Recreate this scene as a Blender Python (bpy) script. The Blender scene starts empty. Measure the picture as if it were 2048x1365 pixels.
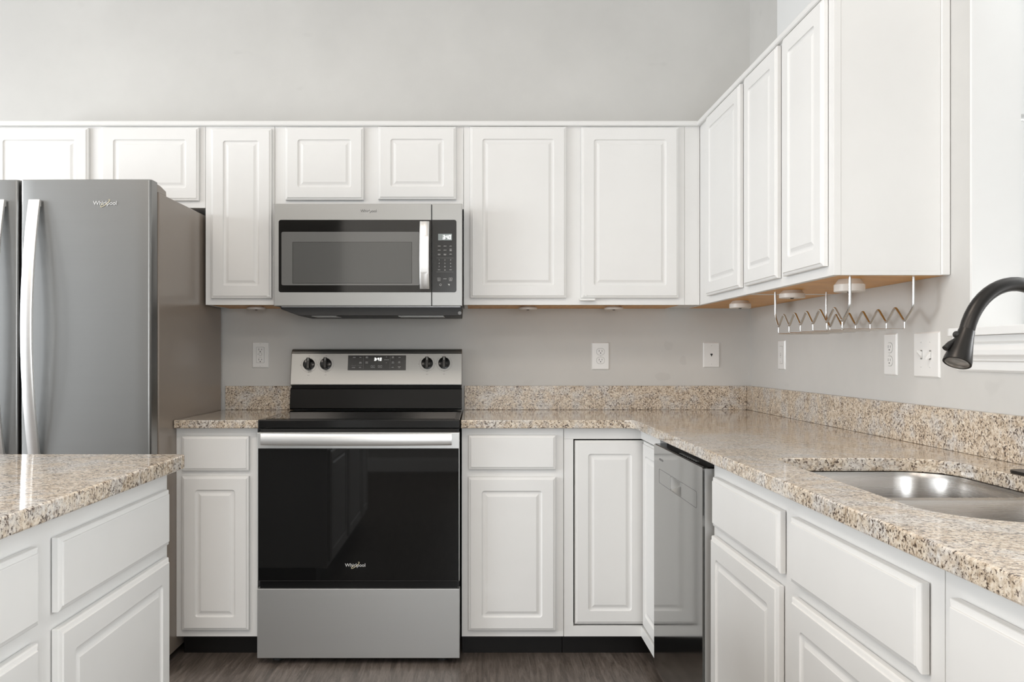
import bpy, bmesh, math
from mathutils import Vector, Matrix
I = 0.0254                       # everything below is written in inches
PI = math.pi
SC = bpy.context.scene
COL = SC.collection

# ------------------------------------------------------------------ camera
EYE = 45.7
cd = bpy.data.cameras.new('camera'); cam = bpy.data.objects.new('camera', cd); COL.objects.link(cam)
cam.location = (0, 0, EYE*I); cam.rotation_euler = (PI/2, 0, 0)
cd.sensor_width = 36; cd.lens = 1735/2048*36
cd.shift_x = (1024-950)/2048; cd.shift_y = (711-682.5)/2048
cd.clip_start = 0.02
SC.camera = cam
# ------------------------------------------------------------------ view, world, light
SC.view_settings.view_transform = 'Standard'
SC.view_settings.look = 'None'
SC.view_settings.exposure = 0.03
SC.view_settings.gamma = 1
SC.view_settings.use_curve_mapping = False
w = bpy.data.worlds.new('world'); SC.world = w; w.use_nodes = True
w.node_tree.nodes['Background'].inputs[0].default_value = (0.75, 0.85, 1, 1)
w.node_tree.nodes['Background'].inputs[1].default_value = 0.6

def area(name, loc, rot, sx, sy, power, col):
    l = bpy.data.lights.new(name, 'AREA'); l.shape = 'RECTANGLE'
    l.size = sx*I; l.size_y = sy*I; l.energy = power; l.color = col
    o = bpy.data.objects.new(name, l); COL.objects.link(o)
    o.location = [c*I for c in loc]; o.rotation_euler = rot
    return o
DAY = (0.93, 0.97, 1.0); WARM = (1.0, 0.86, 0.72)
# daylight through the window of the left wall, the pass-through on the right, the ceiling lamps, and added fill lights
area('window_light', (-186, -25, 60), (0, -PI/2, 0), 88, 72, 32, DAY)
area('rear_left_fill', (-152, -82, 60), (PI/2, 0, 0), 60, 88, 5, DAY)  # added fill, an unseen window that lifts the right and back walls
area('left_fill', (-186, 58, 62), (0, -PI/2, 0), 60, 76, 138, DAY)  # added fill, an unseen patio door that brightens the right wall and cabinets
area('rear_fill', (21, -82, 50), (PI/2, 0, 0), 44, 48, 48, DAY)  # added frontal fill, an unseen window behind the camera
area('side_room_light', (150, 96, 70), (0, PI/2, 0), 90, 60, 165, DAY)
area('hall_light', (-82, -150, 120), (0, 0, 0), 20, 20, 3, WARM)
for lx, ly in ((-75, 40), (-10, 40), (-75, -40), (-10, -40), (-140, 40), (-140, -40)):
    area('ceiling_lamp', (lx, ly, 129), (0, 0, 0), 30, 30, 17 if lx > -100 else 5, (1.0, 0.885, 0.775))

# ------------------------------------------------------------------ materials
def mat(name, col, rough=0.5, metal=0.0, spec=0.5, coat=0.0):
    m = bpy.data.materials.new(name); m.use_nodes = True
    b = m.node_tree.nodes['Principled BSDF']
    b.inputs['Base Color'].default_value = (*col, 1); b.inputs['Roughness'].default_value = rough
    b.inputs['Metallic'].default_value = metal; b.inputs['Specular IOR Level'].default_value = spec
    b.inputs['Coat Weight'].default_value = coat
    m.diffuse_color = (*col, 1)
    return m
class NT:
    def __init__(s, m): s.t = m.node_tree; s.b = s.t.nodes['Principled BSDF']
    def n(s, kind, **kw):
        x = s.t.nodes.new(kind)
        for k, v in kw.items():
            if k.startswith('i_'):
                key = k[2:]
                x.inputs[int(key) if key.isdigit() else key.replace('_', ' ')].default_value = v
            else: setattr(x, k, v)
        return x
    def l(s, a, b): s.t.links.new(a, b)
    def coords(s, scale=(1, 1, 1), rot=(0, 0, 0)):
        tc = s.n('ShaderNodeTexCoord'); mp = s.n('ShaderNodeMapping')
        mp.inputs['Scale'].default_value = scale; mp.inputs['Rotation'].default_value = rot
        s.l(tc.outputs['Object'], mp.inputs['Vector']); return mp.outputs['Vector']
    def noise(s, vec, scale, detail=4, rough=0.5, dist=0.0):
        x = s.n('ShaderNodeTexNoise'); x.inputs['Scale'].default_value = scale
        x.inputs['Detail'].default_value = detail; x.inputs['Roughness'].default_value = rough
        x.inputs['Distortion'].default_value = dist
        s.l(vec, x.inputs['Vector']); return x.outputs['Fac']
    def ramp(s, fac, stops):
        r = s.n('ShaderNodeValToRGB'); e = r.color_ramp.elements
        while len(e) < len(stops): e.new(0.5)
        for el, (p, c) in zip(e, stops):
            el.position = p; el.color = (*c, 1) if len(c) == 3 else c
        s.l(fac, r.inputs['Fac']); return r.outputs['Color']
    def mix(s, fac, a, b, blend='MIX'):
        x = s.n('ShaderNodeMix', data_type='RGBA', blend_type=blend)
        for sock, v in ((x.inputs[0], fac), (x.inputs[6], a), (x.inputs[7], b)):
            if hasattr(v, 'is_linked'): s.l(v, sock)
            else: sock.default_value = v if not isinstance(v, tuple) else (*v, 1)
        return x.outputs[2]
    def mrange(s, fac, a, b, c, d):
        x = s.n('ShaderNodeMapRange'); s.l(fac, x.inputs[0])
        for i, v in enumerate((a, b, c, d)): x.inputs[1+i].default_value = v
        return x.outputs[0]
    def bump(s, h, strength, dist=0.001):
        x = s.n('ShaderNodeBump'); x.inputs['Strength'].default_value = strength
        x.inputs['Distance'].default_value = dist
        s.l(h, x.inputs['Height']); s.l(x.outputs[0], s.b.inputs['Normal'])

def wall_paint(name, col, amount=0.04):
    m = mat(name, col, 0.6, spec=0.3); t = NT(m); v = t.coords()
    f = t.noise(v, 2.2, 5, 0.6)
    c = t.mix(t.mrange(f, 0.35, 0.7, 0, 1), tuple(x*(1-amount) for x in col), tuple(min(1, x*(1+amount)) for x in col))
    # a few faint scuffs in the paint
    g = t.noise(t.coords((1, 1, 1.6)), 6.5, 2, 0.5)
    c = t.mix(t.mrange(g, 0.70, 0.76, 0, 0.10), c, tuple(x*0.55 for x in col))
    t.l(c, t.b.inputs['Base Color'])
    t.bump(t.noise(v, 260, 3), 0.12, 0.0006)
    return m
def touch_ups(m, spots):
    # slightly darker touched-up patches of paint, as they sit on the wall
    t = NT(m); old = t.b.inputs['Base Color'].links[0].from_socket; v = t.coords(); c = old
    wob = t.noise(v, 60, 2)
    for X, Z, rx, rz in spots:
        sub = t.n('ShaderNodeVectorMath', operation='SUBTRACT'); t.l(v, sub.inputs[0]); sub.inputs[1].default_value = (X*I, 0, Z*I)
        mul = t.n('ShaderNodeVectorMath', operation='MULTIPLY'); t.l(sub.outputs[0], mul.inputs[0]); mul.inputs[1].default_value = (1/(rx*I), 0, 1/(rz*I))
        ln = t.n('ShaderNodeVectorMath', operation='LENGTH'); t.l(mul.outputs[0], ln.inputs[0])
        ad = t.n('ShaderNodeMath', operation='ADD'); t.l(ln.outputs['Value'], ad.inputs[0]); t.l(t.mrange(wob, 0.3, 0.7, -0.25, 0.25), ad.inputs[1])
        mx = t.mix(t.mrange(ad.outputs[0], 0.9, 1.08, 0.16, 0), c, (0.42, 0.41, 0.395)); c = mx
    t.l(c, t.b.inputs['Base Color']); return m
def painted_wood(name, col, rough=0.38):
    m = mat(name, col, rough, spec=0.4); t = NT(m); v = t.coords()
    f = t.noise(v, 3.0, 4, 0.6)
    c = t.mix(t.mrange(f, 0.3, 0.7, 0, 1), tuple(x*0.975 for x in col), tuple(min(1, x*1.015) for x in col))
    t.l(c, t.b.inputs['Base Color'])
    t.bump(t.noise(t.coords((60, 60, 2)), 3, 3), 0.05, 0.0004)
    return m
def steel(name, col, rough, streak=(1.5, 1.5, 420), amp=0.02):
    m = mat(name, col, rough, 1.0); t = NT(m); v = t.coords(streak)
    f = t.noise(v, 1.0, 3, 0.6)
    t.l(t.mrange(f, 0.3, 0.7, rough-amp, rough+amp), t.b.inputs['Roughness'])
    c = t.mix(f, tuple(x*0.97 for x in col), tuple(min(1, x*1.03) for x in col))
    t.l(c, t.b.inputs['Base Color'])
    return m
def granite(name='granite', rough=0.07, spec=0.5):
    m = mat(name, (0.6, 0.5, 0.4), rough, spec=spec); t = NT(m)
    v = t.coords()
    warp = t.n('ShaderNodeMix', data_type='VECTOR'); nz = t.n('ShaderNodeTexNoise', i_Scale=60.0, i_Detail=2.0)
    t.l(v, nz.inputs['Vector']); warp.inputs[0].default_value = 0.006
    t.l(v, warp.inputs[4]); t.l(nz.outputs['Color'], warp.inputs[5]); wv = warp.outputs[1]
    base = t.ramp(t.noise(wv, 92, 5, 0.75), [(0.32, (0.24, 0.17, 0.115)), (0.43, (0.45, 0.36, 0.265)), (0.52, (0.67, 0.565, 0.445)), (0.68, (0.80, 0.74, 0.65))])
    grey = t.ramp(t.noise(wv, 120, 4, 0.7), [(0.36, (0.27, 0.25, 0.235)), (0.46, (0.56, 0.54, 0.52)), (0.62, (0.76, 0.745, 0.725))])
    big = t.mrange(t.noise(v, 13, 3, 0.6), 0.47, 0.60, 0, 0.75)
    c = t.mix(big, base, grey)
    vo = t.n('ShaderNodeTexVoronoi', i_Scale=170.0); t.l(wv, vo.inputs['Vector'])
    cell = t.n('ShaderNodeSeparateColor'); t.l(vo.outputs['Color'], cell.inputs[0])
    c = t.mix(t.mrange(cell.outputs[0], 0.5, 1.0, 0.0, 0.5), c, (0.78, 0.71, 0.60))
    c = t.mix(t.mrange(cell.outputs[1], 0.72, 1.0, 0.0, 0.5), c, (0.40, 0.30, 0.21))
    # dark mineral specks, alone and in small clusters
    cl = t.mrange(t.noise(v, 22, 3, 0.6), 0.35, 0.65, 0.045, -0.03)
    n1 = t.n('ShaderNodeMath', operation='SUBTRACT'); t.l(t.noise(wv, 180, 3, 0.62), n1.inputs[0]); t.l(cl, n1.inputs[1])
    c = t.mix(t.mrange(n1.outputs[0], 0.545, 0.60, 0, 0.95), c, (0.075, 0.05, 0.038))
    c = t.mix(t.mrange(t.noise(wv, 72, 5, 0.75), 0.60, 0.64, 0, 0.9), c, (0.10, 0.065, 0.048))
    t.l(c, t.b.inputs['Base Color'])
    return m
def planks():
    m = mat('vinyl_planks', (0.15, 0.12, 0.1), 0.42); t = NT(m)
    v = t.coords((1, 1, 1), (0, 0, PI/2))
    br = t.n('ShaderNodeTexBrick', offset=0.37)
    for k, x in (('Scale', 1.0), ('Brick Width', 1.22), ('Row Height', 0.205), ('Mortar Size', 0.0009), ('Mortar Smooth', 0.0), ('Bias', 0.0)):
        br.inputs[k].default_value = x
    br.inputs['Color1'].default_value = (0.0, 0, 0, 1); br.inputs['Color2'].default_value = (1, 1, 1, 1)
    br.inputs['Mortar'].default_value = (0.5, 0.5, 0.5, 1)
    t.l(v, br.inputs['Vector'])
    vo = t.n('ShaderNodeVectorMath', operation='MULTIPLY_ADD')
    t.l(br.outputs['Color'], vo.inputs[0]); vo.inputs[1].default_value = (7, 3, 5)
    t.l(t.coords((16, 1.3, 1)), vo.inputs[2])
    g = t.noise(vo.outputs[0], 3.2, 8, 0.68, 0.8)
    c = t.ramp(g, [(0.28, (0.022, 0.016, 0.012)), (0.45, (0.08, 0.062, 0.049)), (0.58, (0.142, 0.115, 0.096)), (0.74, (0.225, 0.19, 0.165))])
    fine = t.noise(t.coords((220, 9, 1)), 2, 5, 0.75)
    c = t.mix(t.mrange(fine, 0.42, 0.75, 0, 0.28), c, (0.30, 0.27, 0.25))
    tone = t.n('ShaderNodeSeparateColor'); t.l(br.outputs['Color'], tone.inputs[0])
    c = t.mix(t.mrange(tone.outputs[0], 0, 1, 0.0, 0.25), c, (0.08, 0.065, 0.055))
    c = t.mix(t.mrange(br.outputs['Fac'], 0, 1, 0, 0.45), c, (0.20, 0.18, 0.16))
    t.l(c, t.b.inputs['Base Color'])
    t.bump(fine, 0.15, 0.0006)
    return m
def raw_wood():
    m = mat('orange_wood', (0.5, 0.25, 0.08), 0.4); t = NT(m)
    g = t.noise(t.coords((14, 2, 14)), 3, 5, 0.6, 0.6)
    t.l(t.ramp(g, [(0.3, (0.58, 0.25, 0.035)), (0.7, (0.82, 0.43, 0.09))]), t.b.inputs['Base Color'])
    return m

M = {
 'wall': wall_paint('wall_paint', (0.615, 0.605, 0.583)),
 'white_wall': wall_paint('white_wall_paint', (0.82, 0.825, 0.82), 0.01),
 'ceiling': wall_paint('ceiling_paint', (0.80, 0.79, 0.77), 0.01),
 'white': painted_wood('white_cabinet_paint', (0.805, 0.80, 0.785)),
 'trim': painted_wood('white_trim_paint', (0.82, 0.82, 0.81), 0.3),
 'door_brown': painted_wood('dark_door', (0.10, 0.08, 0.07)),
 'granite': granite(), 'granite_splash': granite('granite_backsplash', 0.28, 0.3), 'floor': planks(), 'wood': raw_wood(),
 'fridge': steel('fridge_steel', (0.29, 0.29, 0.285), 0.36),
 'steel': steel('brushed_steel', (0.55, 0.55, 0.54), 0.42),
 'lit_side_steel': mat('lit_door_side_steel', (0.62, 0.62, 0.61), 0.55, 0.6),  # paler, rougher steel so the dishwasher door side looks lit
 'steel_dim': steel('dimmed_brushed_steel', (0.36, 0.36, 0.35), 0.42),  # brushed steel with its colour darkened to offset bright room reflections
 'bright': steel('bright_handle_steel', (0.78, 0.775, 0.765), 0.40),
 'dw': steel('dishwasher_steel', (0.275, 0.275, 0.27), 0.085, (420, 1.5, 1.5), 0.01),
 'sink': steel('sink_steel', (0.52, 0.50, 0.48), 0.27, (1.5, 1.5, 300)),
 'chrome': mat('chrome', (0.66, 0.655, 0.645), 0.24, 1.0),
 'fridge_side': mat('taupe_side_paint', (0.275, 0.23, 0.19), 0.22, 0.0, 0.6),
 'black_glass': mat('black_glass', (0.006, 0.006, 0.006), 0.025, 0, 0.32, 0.0),
 'mw_glass': mat('microwave_black_glass', (0.012, 0.0115, 0.011), 0.06, 0, 0.8, 0.0),
 'mw_screen': mat('microwave_screen', (0.11, 0.11, 0.107), 0.10, 0, 0.6, 0.4),
 'mw_frame': mat('microwave_screen_frame', (0.165, 0.165, 0.16), 0.10, 0, 0.6, 0.4),
 'black': mat('black_enamel', (0.008, 0.008, 0.008), 0.14, spec=0.32),
 'black_dull': mat('black_plastic', (0.014, 0.013, 0.012), 0.5),
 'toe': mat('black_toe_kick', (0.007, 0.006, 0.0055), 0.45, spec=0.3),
 'panel_grey': mat('control_panel_black', (0.028, 0.028, 0.027), 0.18),
 'gap': mat('dark_gap', (0.008, 0.007, 0.006), 0.8),
 'faucet': mat('dark_bronze', (0.045, 0.042, 0.040), 0.34, 0.85),
 'plate': mat('outlet_plastic', (0.80, 0.795, 0.78), 0.3),
 'puck': mat('puck_plastic', (0.72, 0.68, 0.63), 0.4),
 'slot': mat('slot_dark', (0.02, 0.02, 0.02), 0.6),
 'mark': mat('printed_white', (0.62, 0.62, 0.60), 0.5),
 'mark_dim': mat('printed_grey', (0.27, 0.27, 0.26), 0.5),
 'ink': mat('printed_dark', (0.06, 0.06, 0.06), 0.5),
 'logo_light': mat('logo_silver', (0.86, 0.86, 0.85), 0.25, 0.6),
 'logo_dark': mat('logo_grey', (0.10, 0.10, 0.10), 0.35, 0.3),
 'logo_gold': mat('logo_gold', (0.80, 0.72, 0.50), 0.3, 0.5),
 'lcd': mat('lcd_grey', (0.30, 0.34, 0.34), 0.2),
}
def emit(name, col, s):
    m = mat(name, col); b = m.node_tree.nodes['Principled BSDF']
    b.inputs['Emission Color'].default_value = (*col, 1); b.inputs['Emission Strength'].default_value = s
    return m
M['wall_touched'] = touch_ups(wall_paint('back_wall_paint', (0.615, 0.605, 0.583)), [(34.6, 47.4, 0.8, 0.75), (37.2, 44.7, 0.6, 0.85), (33.4, 41.9, 1.5, 0.75)])
M['digits'] = emit('lit_digits', (1, 1, 0.97), 1.6)

# ------------------------------------------------------------------ mesh helpers (inches)
def V(bm, p): return bm.verts.new((p[0]*I, p[1]*I, p[2]*I))
def box(bm, x0, x1, y0, y1, z0, z1):
    x0, x1 = min(x0, x1), max(x0, x1); y0, y1 = min(y0, y1), max(y0, y1); z0, z1 = min(z0, z1), max(z0, z1)
    v = [V(bm, (x, y, z)) for z in (z0, z1) for x, y in ((x0, y0), (x1, y0), (x1, y1), (x0, y1))]
    for f in ((3, 2, 1, 0), (4, 5, 6, 7), (0, 1, 5, 4), (1, 2, 6, 5), (2, 3, 7, 6), (3, 0, 4, 7)):
        bm.faces.new([v[i] for i in f])
def boxes(*bs):
    bm = bmesh.new()
    for b in bs: box(bm, *b)
    return bm
def prism(bm, poly, a0, a1, axis='z'):
    """poly extruded along an axis; poly is in the other two axes (xy, xz or yz)"""
    def p(u, v, a): return {'z': (u, v, a), 'y': (u, a, v), 'x': (a, u, v)}[axis]
    A = [V(bm, p(u, v, a0)) for u, v in poly]; B = [V(bm, p(u, v, a1)) for u, v in poly]
    n = len(poly); bm.faces.new(A[::-1]); bm.faces.new(B)
    for i in range(n): bm.faces.new((A[i], A[(i+1) % n], B[(i+1) % n], B[i]))
    bmesh.ops.recalc_face_normals(bm, faces=bm.faces[:])
def rrect(x0, x1, y0, y1, r, seg=6):
    """rounded rectangle; r is one radius or (x0y0, x1y0, x1y1, x0y1)"""
    r = (r,)*4 if not isinstance(r, tuple) else r
    out = []
    for (cx, cy, sx, sy, a), q in zip(((x0, y0, 1, 1, PI), (x1, y0, -1, 1, 1.5*PI), (x1, y1, -1, -1, 0), (x0, y1, 1, -1, PI/2)), r):
        q = max(q, 0.004)
        for k in range(seg+1):
            t = a + k/seg*PI/2
            out.append((cx+sx*q+q*math.cos(t), cy+sy*q+q*math.sin(t)))
    return out
def slab_holes(bm, outer, holes, z0, z1):
    """flat slab between z0 and z1 with holes"""
    edges = []
    for loop in [outer]+holes:
        vs = [V(bm, (x, y, z1)) for x, y in loop]
        edges += [bm.edges.new((vs[i], vs[(i+1) % len(vs)])) for i in range(len(vs))]
    res = bmesh.ops.triangle_fill(bm, use_beauty=True, use_dissolve=False, edges=edges)
    fs = [g for g in res['geom'] if isinstance(g, bmesh.types.BMFace)]
    ex = bmesh.ops.extrude_face_region(bm, geom=fs)
    nv = [g for g in ex['geom'] if isinstance(g, bmesh.types.BMVert)]
    bmesh.ops.translate(bm, verts=nv, vec=(0, 0, (z0-z1)*I))
    bmesh.ops.recalc_face_normals(bm, faces=bm.faces[:])
def rings(bm, loops, cap0=True, cap1=True):
    L = [[V(bm, p) for p in lp] for lp in loops]; n = len(L[0])
    for a, b in zip(L, L[1:]):
        for i in range(n): bm.faces.new((a[i], a[(i+1) % n], b[(i+1) % n], b[i]))
    if cap0: bm.faces.new(L[0][::-1])
    if cap1: bm.faces.new(L[-1])
    bmesh.ops.recalc_face_normals(bm, faces=bm.faces[:])
def tube(bm, pts, rad, n=12, caps=True):
    pts = [Vector(p) for p in pts]; rad = rad if isinstance(rad, (list, tuple)) else [rad]*len(pts)
    loops = []; up = None
    for i, p in enumerate(pts):
        d = (pts[min(i+1, len(pts)-1)]-pts[max(i-1, 0)]).normalized()
        if up is None:
            up = d.cross(Vector((0, 0, 1)) if abs(d.z) < 0.9 else Vector((0, 1, 0))).normalized()
        up = (up-d*up.dot(d)).normalized(); s = d.cross(up)
        loops.append([p+(up*math.cos(2*PI*k/n)+s*math.sin(2*PI*k/n))*rad[i] for k in range(n)])
    rings(bm, loops, caps, caps)
def lathe(bm, prof, cx, cy, cz, axis='z', n=28):
    """prof: (radius, height) pairs along the axis"""
    loops = []
    for r, h in prof:
        r = max(r, 0.002)
        lp = []
        for k in range(n):
            a, b = r*math.cos(2*PI*k/n), r*math.sin(2*PI*k/n)
            lp.append({'z': (cx+a, cy+b, cz+h), 'y': (cx+a, cy+h, cz+b), 'x': (cx+h, cy+a, cz+b)}[axis])
        loops.append(lp)
    rings(bm, loops)
def fillet(pts, r, seg=5):
    """round the corners of a 3D polyline"""
    P = [Vector(p) for p in pts]; out = [P[0]]
    for a, b, c in zip(P, P[1:], P[2:]):
        u = (a-b); v = (c-b); q = min(r, u.length*0.48, v.length*0.48)
        s = b+u.normalized()*q; e = b+v.normalized()*q
        for k in range(seg+1):
            t = k/seg; out.append(s*(1-t)**2+b*2*t*(1-t)+e*t*t)
    out.append(P[-1]); return out

def tag(o, label=None, cat=None, group=None, kind=None):
    if label: o['label'] = label
    if cat: o['category'] = cat
    if group: o['group'] = group
    if kind: o['kind'] = kind
    return o
def thing(name, label, cat, loc, rz=0, group=None):
    o = bpy.data.objects.new(name, None); COL.objects.link(o)
    o.empty_display_size = 0.05
    o.location = [c*I for c in loc]; o.rotation_euler = (0, 0, rz)
    return tag(o, label, cat, group)
def part(name, bm, m, parent=None, loc=(0, 0, 0), rot=(0, 0, 0), bev=0, seg=2, smooth=None, label=None):
    me = bpy.data.meshes.new(name); bm.to_mesh(me); bm.free()
    me.materials.append(M[m] if isinstance(m, str) else m)
    if smooth is not None:
        me.polygons.foreach_set('use_smooth', [True]*len(me.polygons))
        me.set_sharp_from_angle(angle=math.radians(smooth))
    o = bpy.data.objects.new(name, me); COL.objects.link(o)
    if parent: o.parent = parent
    o.location = [c*I for c in loc]; o.rotation_euler = rot
    if bev:
        md = o.modifiers.new('bevel', 'BEVEL'); md.width = bev*I; md.segments = seg
        md.limit_method = 'ANGLE'; md.angle_limit = math.radians(40)
    if label: o['label'] = label
    return o
def struct(name, bm, m, bev=0, label=None):
    o = part(name, bm, m, bev=bev); tag(o, label, None, None, 'structure'); return o

_font_cache = {}
def text_into(bm, s, size, x, z, y=0.0, align='CENTER', squeeze=1.0, thick=0.0, origin_mid=True):
    """letters standing in the local xz plane and facing -y"""
    key = (s, thick)
    if key not in _font_cache:
        c = bpy.data.curves.new('t', 'FONT'); c.body = s; c.size = 1; c.offset = thick; c.resolution_u = 3
        c.align_x = 'LEFT'
        o = bpy.data.objects.new('t', c); COL.objects.link(o)
        dg = bpy.context.evaluated_depsgraph_get(); dg.update()
        me = bpy.data.meshes.new_from_object(o.evaluated_get(dg))
        vs = [(v.co.x, v.co.y) for v in me.vertices]; fs = [tuple(p.vertices) for p in me.polygons]
        bpy.data.objects.remove(o); bpy.data.curves.remove(c); bpy.data.meshes.remove(me)
        _font_cache[key] = (vs, fs)
    vs, fs = _font_cache[key]
    if not vs: return
    xm, xM = min(v[0] for v in vs), max(v[0] for v in vs); zm = 0.35
    off = (xm+xM)/2 if align == 'CENTER' else xm
    q = [V(bm, (x+(a-off)*size*squeeze, y, z+(b-zm)*size)) for a, b in vs]
    for f in fs:
        try: bm.faces.new([q[i] for i in f])
        except ValueError: pass
def text_bm(*a, **k):
    bm = bmesh.new(); text_into(bm, *a, **k); return bm
def solidify(o, t):
    md = o.modifiers.new('thick', 'SOLIDIFY'); md.thickness = t*I; md.offset = 0; return o
def seg_digits(bm, s, x, z, h, y=0.0, slant=0.12, wgt=0.16):
    """seven segment digits"""
    SEG = {'0': 'abcdef', '3': 'abgcd', '4': 'fgbc'}
    wd = h*0.5; t = h*wgt
    for ch in s:
        if ch == ':':
            for zz in (0.3, 0.7):
                c = [(x-t/2, zz*h-t/2), (x+t/2, zz*h-t/2), (x+t/2, zz*h+t/2), (x-t/2, zz*h+t/2)]
                bm.faces.new([V(bm, (a+b*slant, y, z+b)) for a, b in c])
            x += t*1.6; continue
        R = {'a': (0, wd, h-t, h), 'g': (0, wd, h/2-t/2, h/2+t/2), 'd': (0, wd, 0, t), 'f': (0, t, h/2, h), 'e': (0, t, 0, h/2), 'b': (wd-t, wd, h/2, h), 'c': (wd-t, wd, 0, h/2)}
        for k in SEG[ch]:
            a0, a1, b0, b1 = R[k]; e = t*0.12
            bm.faces.new([V(bm, (x+a+b*slant, y, z+b)) for a, b in ((a0+e, b0+e), (a1-e, b0+e), (a1-e, b1-e), (a0+e, b1-e))])
        x += wd+t*1.1
def word_mark(bm, x, z, wd, h=0.07, y=0.0):
    """a printed word too small to read: a run of short strokes"""
    n = max(2, int(wd/0.085)); st = wd/n
    for k in range(n):
        a = x-wd/2+k*st; hh = h*(1.0 if (k*7) % 3 else 0.7)
        bm.faces.new([V(bm, (p, y, q)) for p, q in ((a, z-h/2), (a+st*0.72, z-h/2), (a+st*0.72, z-h/2+hh), (a, z-h/2+hh))])
def line_mark(bm, x0, x1, z0, z1, y=0.0):
    bm.faces.new([V(bm, (p, y, q)) for p, q in ((x0, z0), (x1, z0), (x1, z1), (x0, z1))])
def ring_mark(bm, x, z, r, t, a0, a1, y=0.0, n=30, ry=None):
    for k in range(n):
        p = a0+(a1-a0)*k/n; q = a0+(a1-a0)*(k+1)/n
        bm.faces.new([V(bm, (x+R*math.cos(s), y, z+R*math.sin(s))) for R, s in ((r-t/2, p), (r+t/2, p), (r+t/2, q), (r-t/2, q))])
def logo(parent, x, z, width, y, letters, swoosh):
    """maker's name with the thin ring slung round its middle letters"""
    o = part('maker_logo', text_bm('Whirlpool', width*0.262, x, z, 0.0, thick=0.006), letters, parent, (0, y, 0)); solidify(o, 0.02)
    bm = bmesh.new(); pts = []
    ca, sa = math.cos(math.radians(38)), math.sin(math.radians(38))
    for k in range(44):
        a = math.radians(-252+k*6.6)
        u, v = 0.265*math.cos(a), 0.062*math.sin(a)
        pts.append((x+width*(0.01+u*ca-v*sa), z-width*0.015+width*(u*sa+v*ca)))
    t = width*0.0115
    for i, (p, q) in enumerate(zip(pts, pts[1:])):
        d = Vector((q[0]-p[0], q[1]-p[1])).normalized(); n = (-d.y*t, d.x*t)
        bm.faces.new([V(bm, (a, 0, b)) for a, b in ((p[0]-n[0], p[1]-n[1]), (q[0]-n[0], q[1]-n[1]), (q[0]+n[0], q[1]+n[1]), (p[0]+n[0], p[1]+n[1]))])
    s = part('logo_ring', bm, swoosh, parent, (0, y-0.015, 0)); solidify(s, 0.015)

# ------------------------------------------------------------------ cabinet builders
T = 0.75
def panel_loops(w_, h_, raised):
    def L(ins, y, r): return [(a, y, b) for a, b in rrect(ins, w_-ins, ins, h_-ins, r, 5)]
    lp = [L(0, -0.085, 0.02), L(0, -(T-0.27), 0.02), L(0.03, -(T-0.21), 0.02), L(0.10, -(T-0.17), 0.02),
          L(0.34, -(T-0.10), 0.02), L(0.37, -(T-0.02), 0.02), L(0.40, -T, 0.02)]
    if raised:
        lp += [L(2.02, -T, 0.42), L(2.05, -(T-0.02), 0.40), L(2.10, -(T-0.12), 0.36), L(2.22, -(T-0.19), 0.28), L(2.38, -(T-0.215), 0.18),
               L(2.52, -(T-0.21), 0.05), L(2.60, -(T-0.19), 0.02), L(2.88, -(T-0.085), 0.015), L(2.92, -(T-0.06), 0.012), L(3.0, -(T-0.055), 0.01)]
    return lp
def front(parent, name, x0, x1, z0, z1, raised, tilt=0.0):
    bm = bmesh.new(); rings(bm, panel_loops(x1-x0, z1-z0, raised))
    return part(name, bm, 'white', parent, (x0, 0, z0), (0, tilt, 0))
def cabinet(name, label, loc, rz, wd, h, dep, fronts, toe=0.0, under=False, inset=(0.05, 0.05), hollow=False, group=None, frame_top=None):
    t = thing(name, label, 'cabinet', loc, rz, group)
    ft = h
    if hollow:
        bm = boxes((inset[0], 0.7, 0.76, dep, toe+0.4, h), (wd-0.7, wd-inset[1], 0.76, dep, toe+0.4, h), (0.71, wd-0.71, 0.76, dep, toe+0.4, toe+1.0), (0.71, wd-0.71, dep-0.5, dep, toe+1.01, h-9))
    else:
        bm = boxes((inset[0], wd-inset[1], 0.76, dep, toe+(0.42 if under else 0.1), h))
        if under: box(bm, inset[0], 0.6, 0.76, dep, 0, 0.43); box(bm, wd-0.6, wd-inset[1], 0.76, dep, 0, 0.43)
    part('carcass', bm, 'white', t, bev=0.03)
    part('face_frame', boxes((0.012, wd-0.012, 0, 0.75, toe, ft)), 'white', t, bev=0.035)
    if under: part('bottom_panel', boxes((0.61, wd-0.61, 0.76, dep, 0.03, 0.41)), 'wood', t, label='orange wood underside')
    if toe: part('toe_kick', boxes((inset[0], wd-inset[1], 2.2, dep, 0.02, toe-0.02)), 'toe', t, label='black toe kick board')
    for nm, x0, x1, z0, z1 in fronts: front(t, nm, x0, x1, z0, z1, nm == 'door')
    return t

D = 155.0        # back wall
XW = 49.1        # right wall
LW = -190.0      # left wall
RW = -85.0       # rear wall (behind the camera)
CEIL = 130.0
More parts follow.
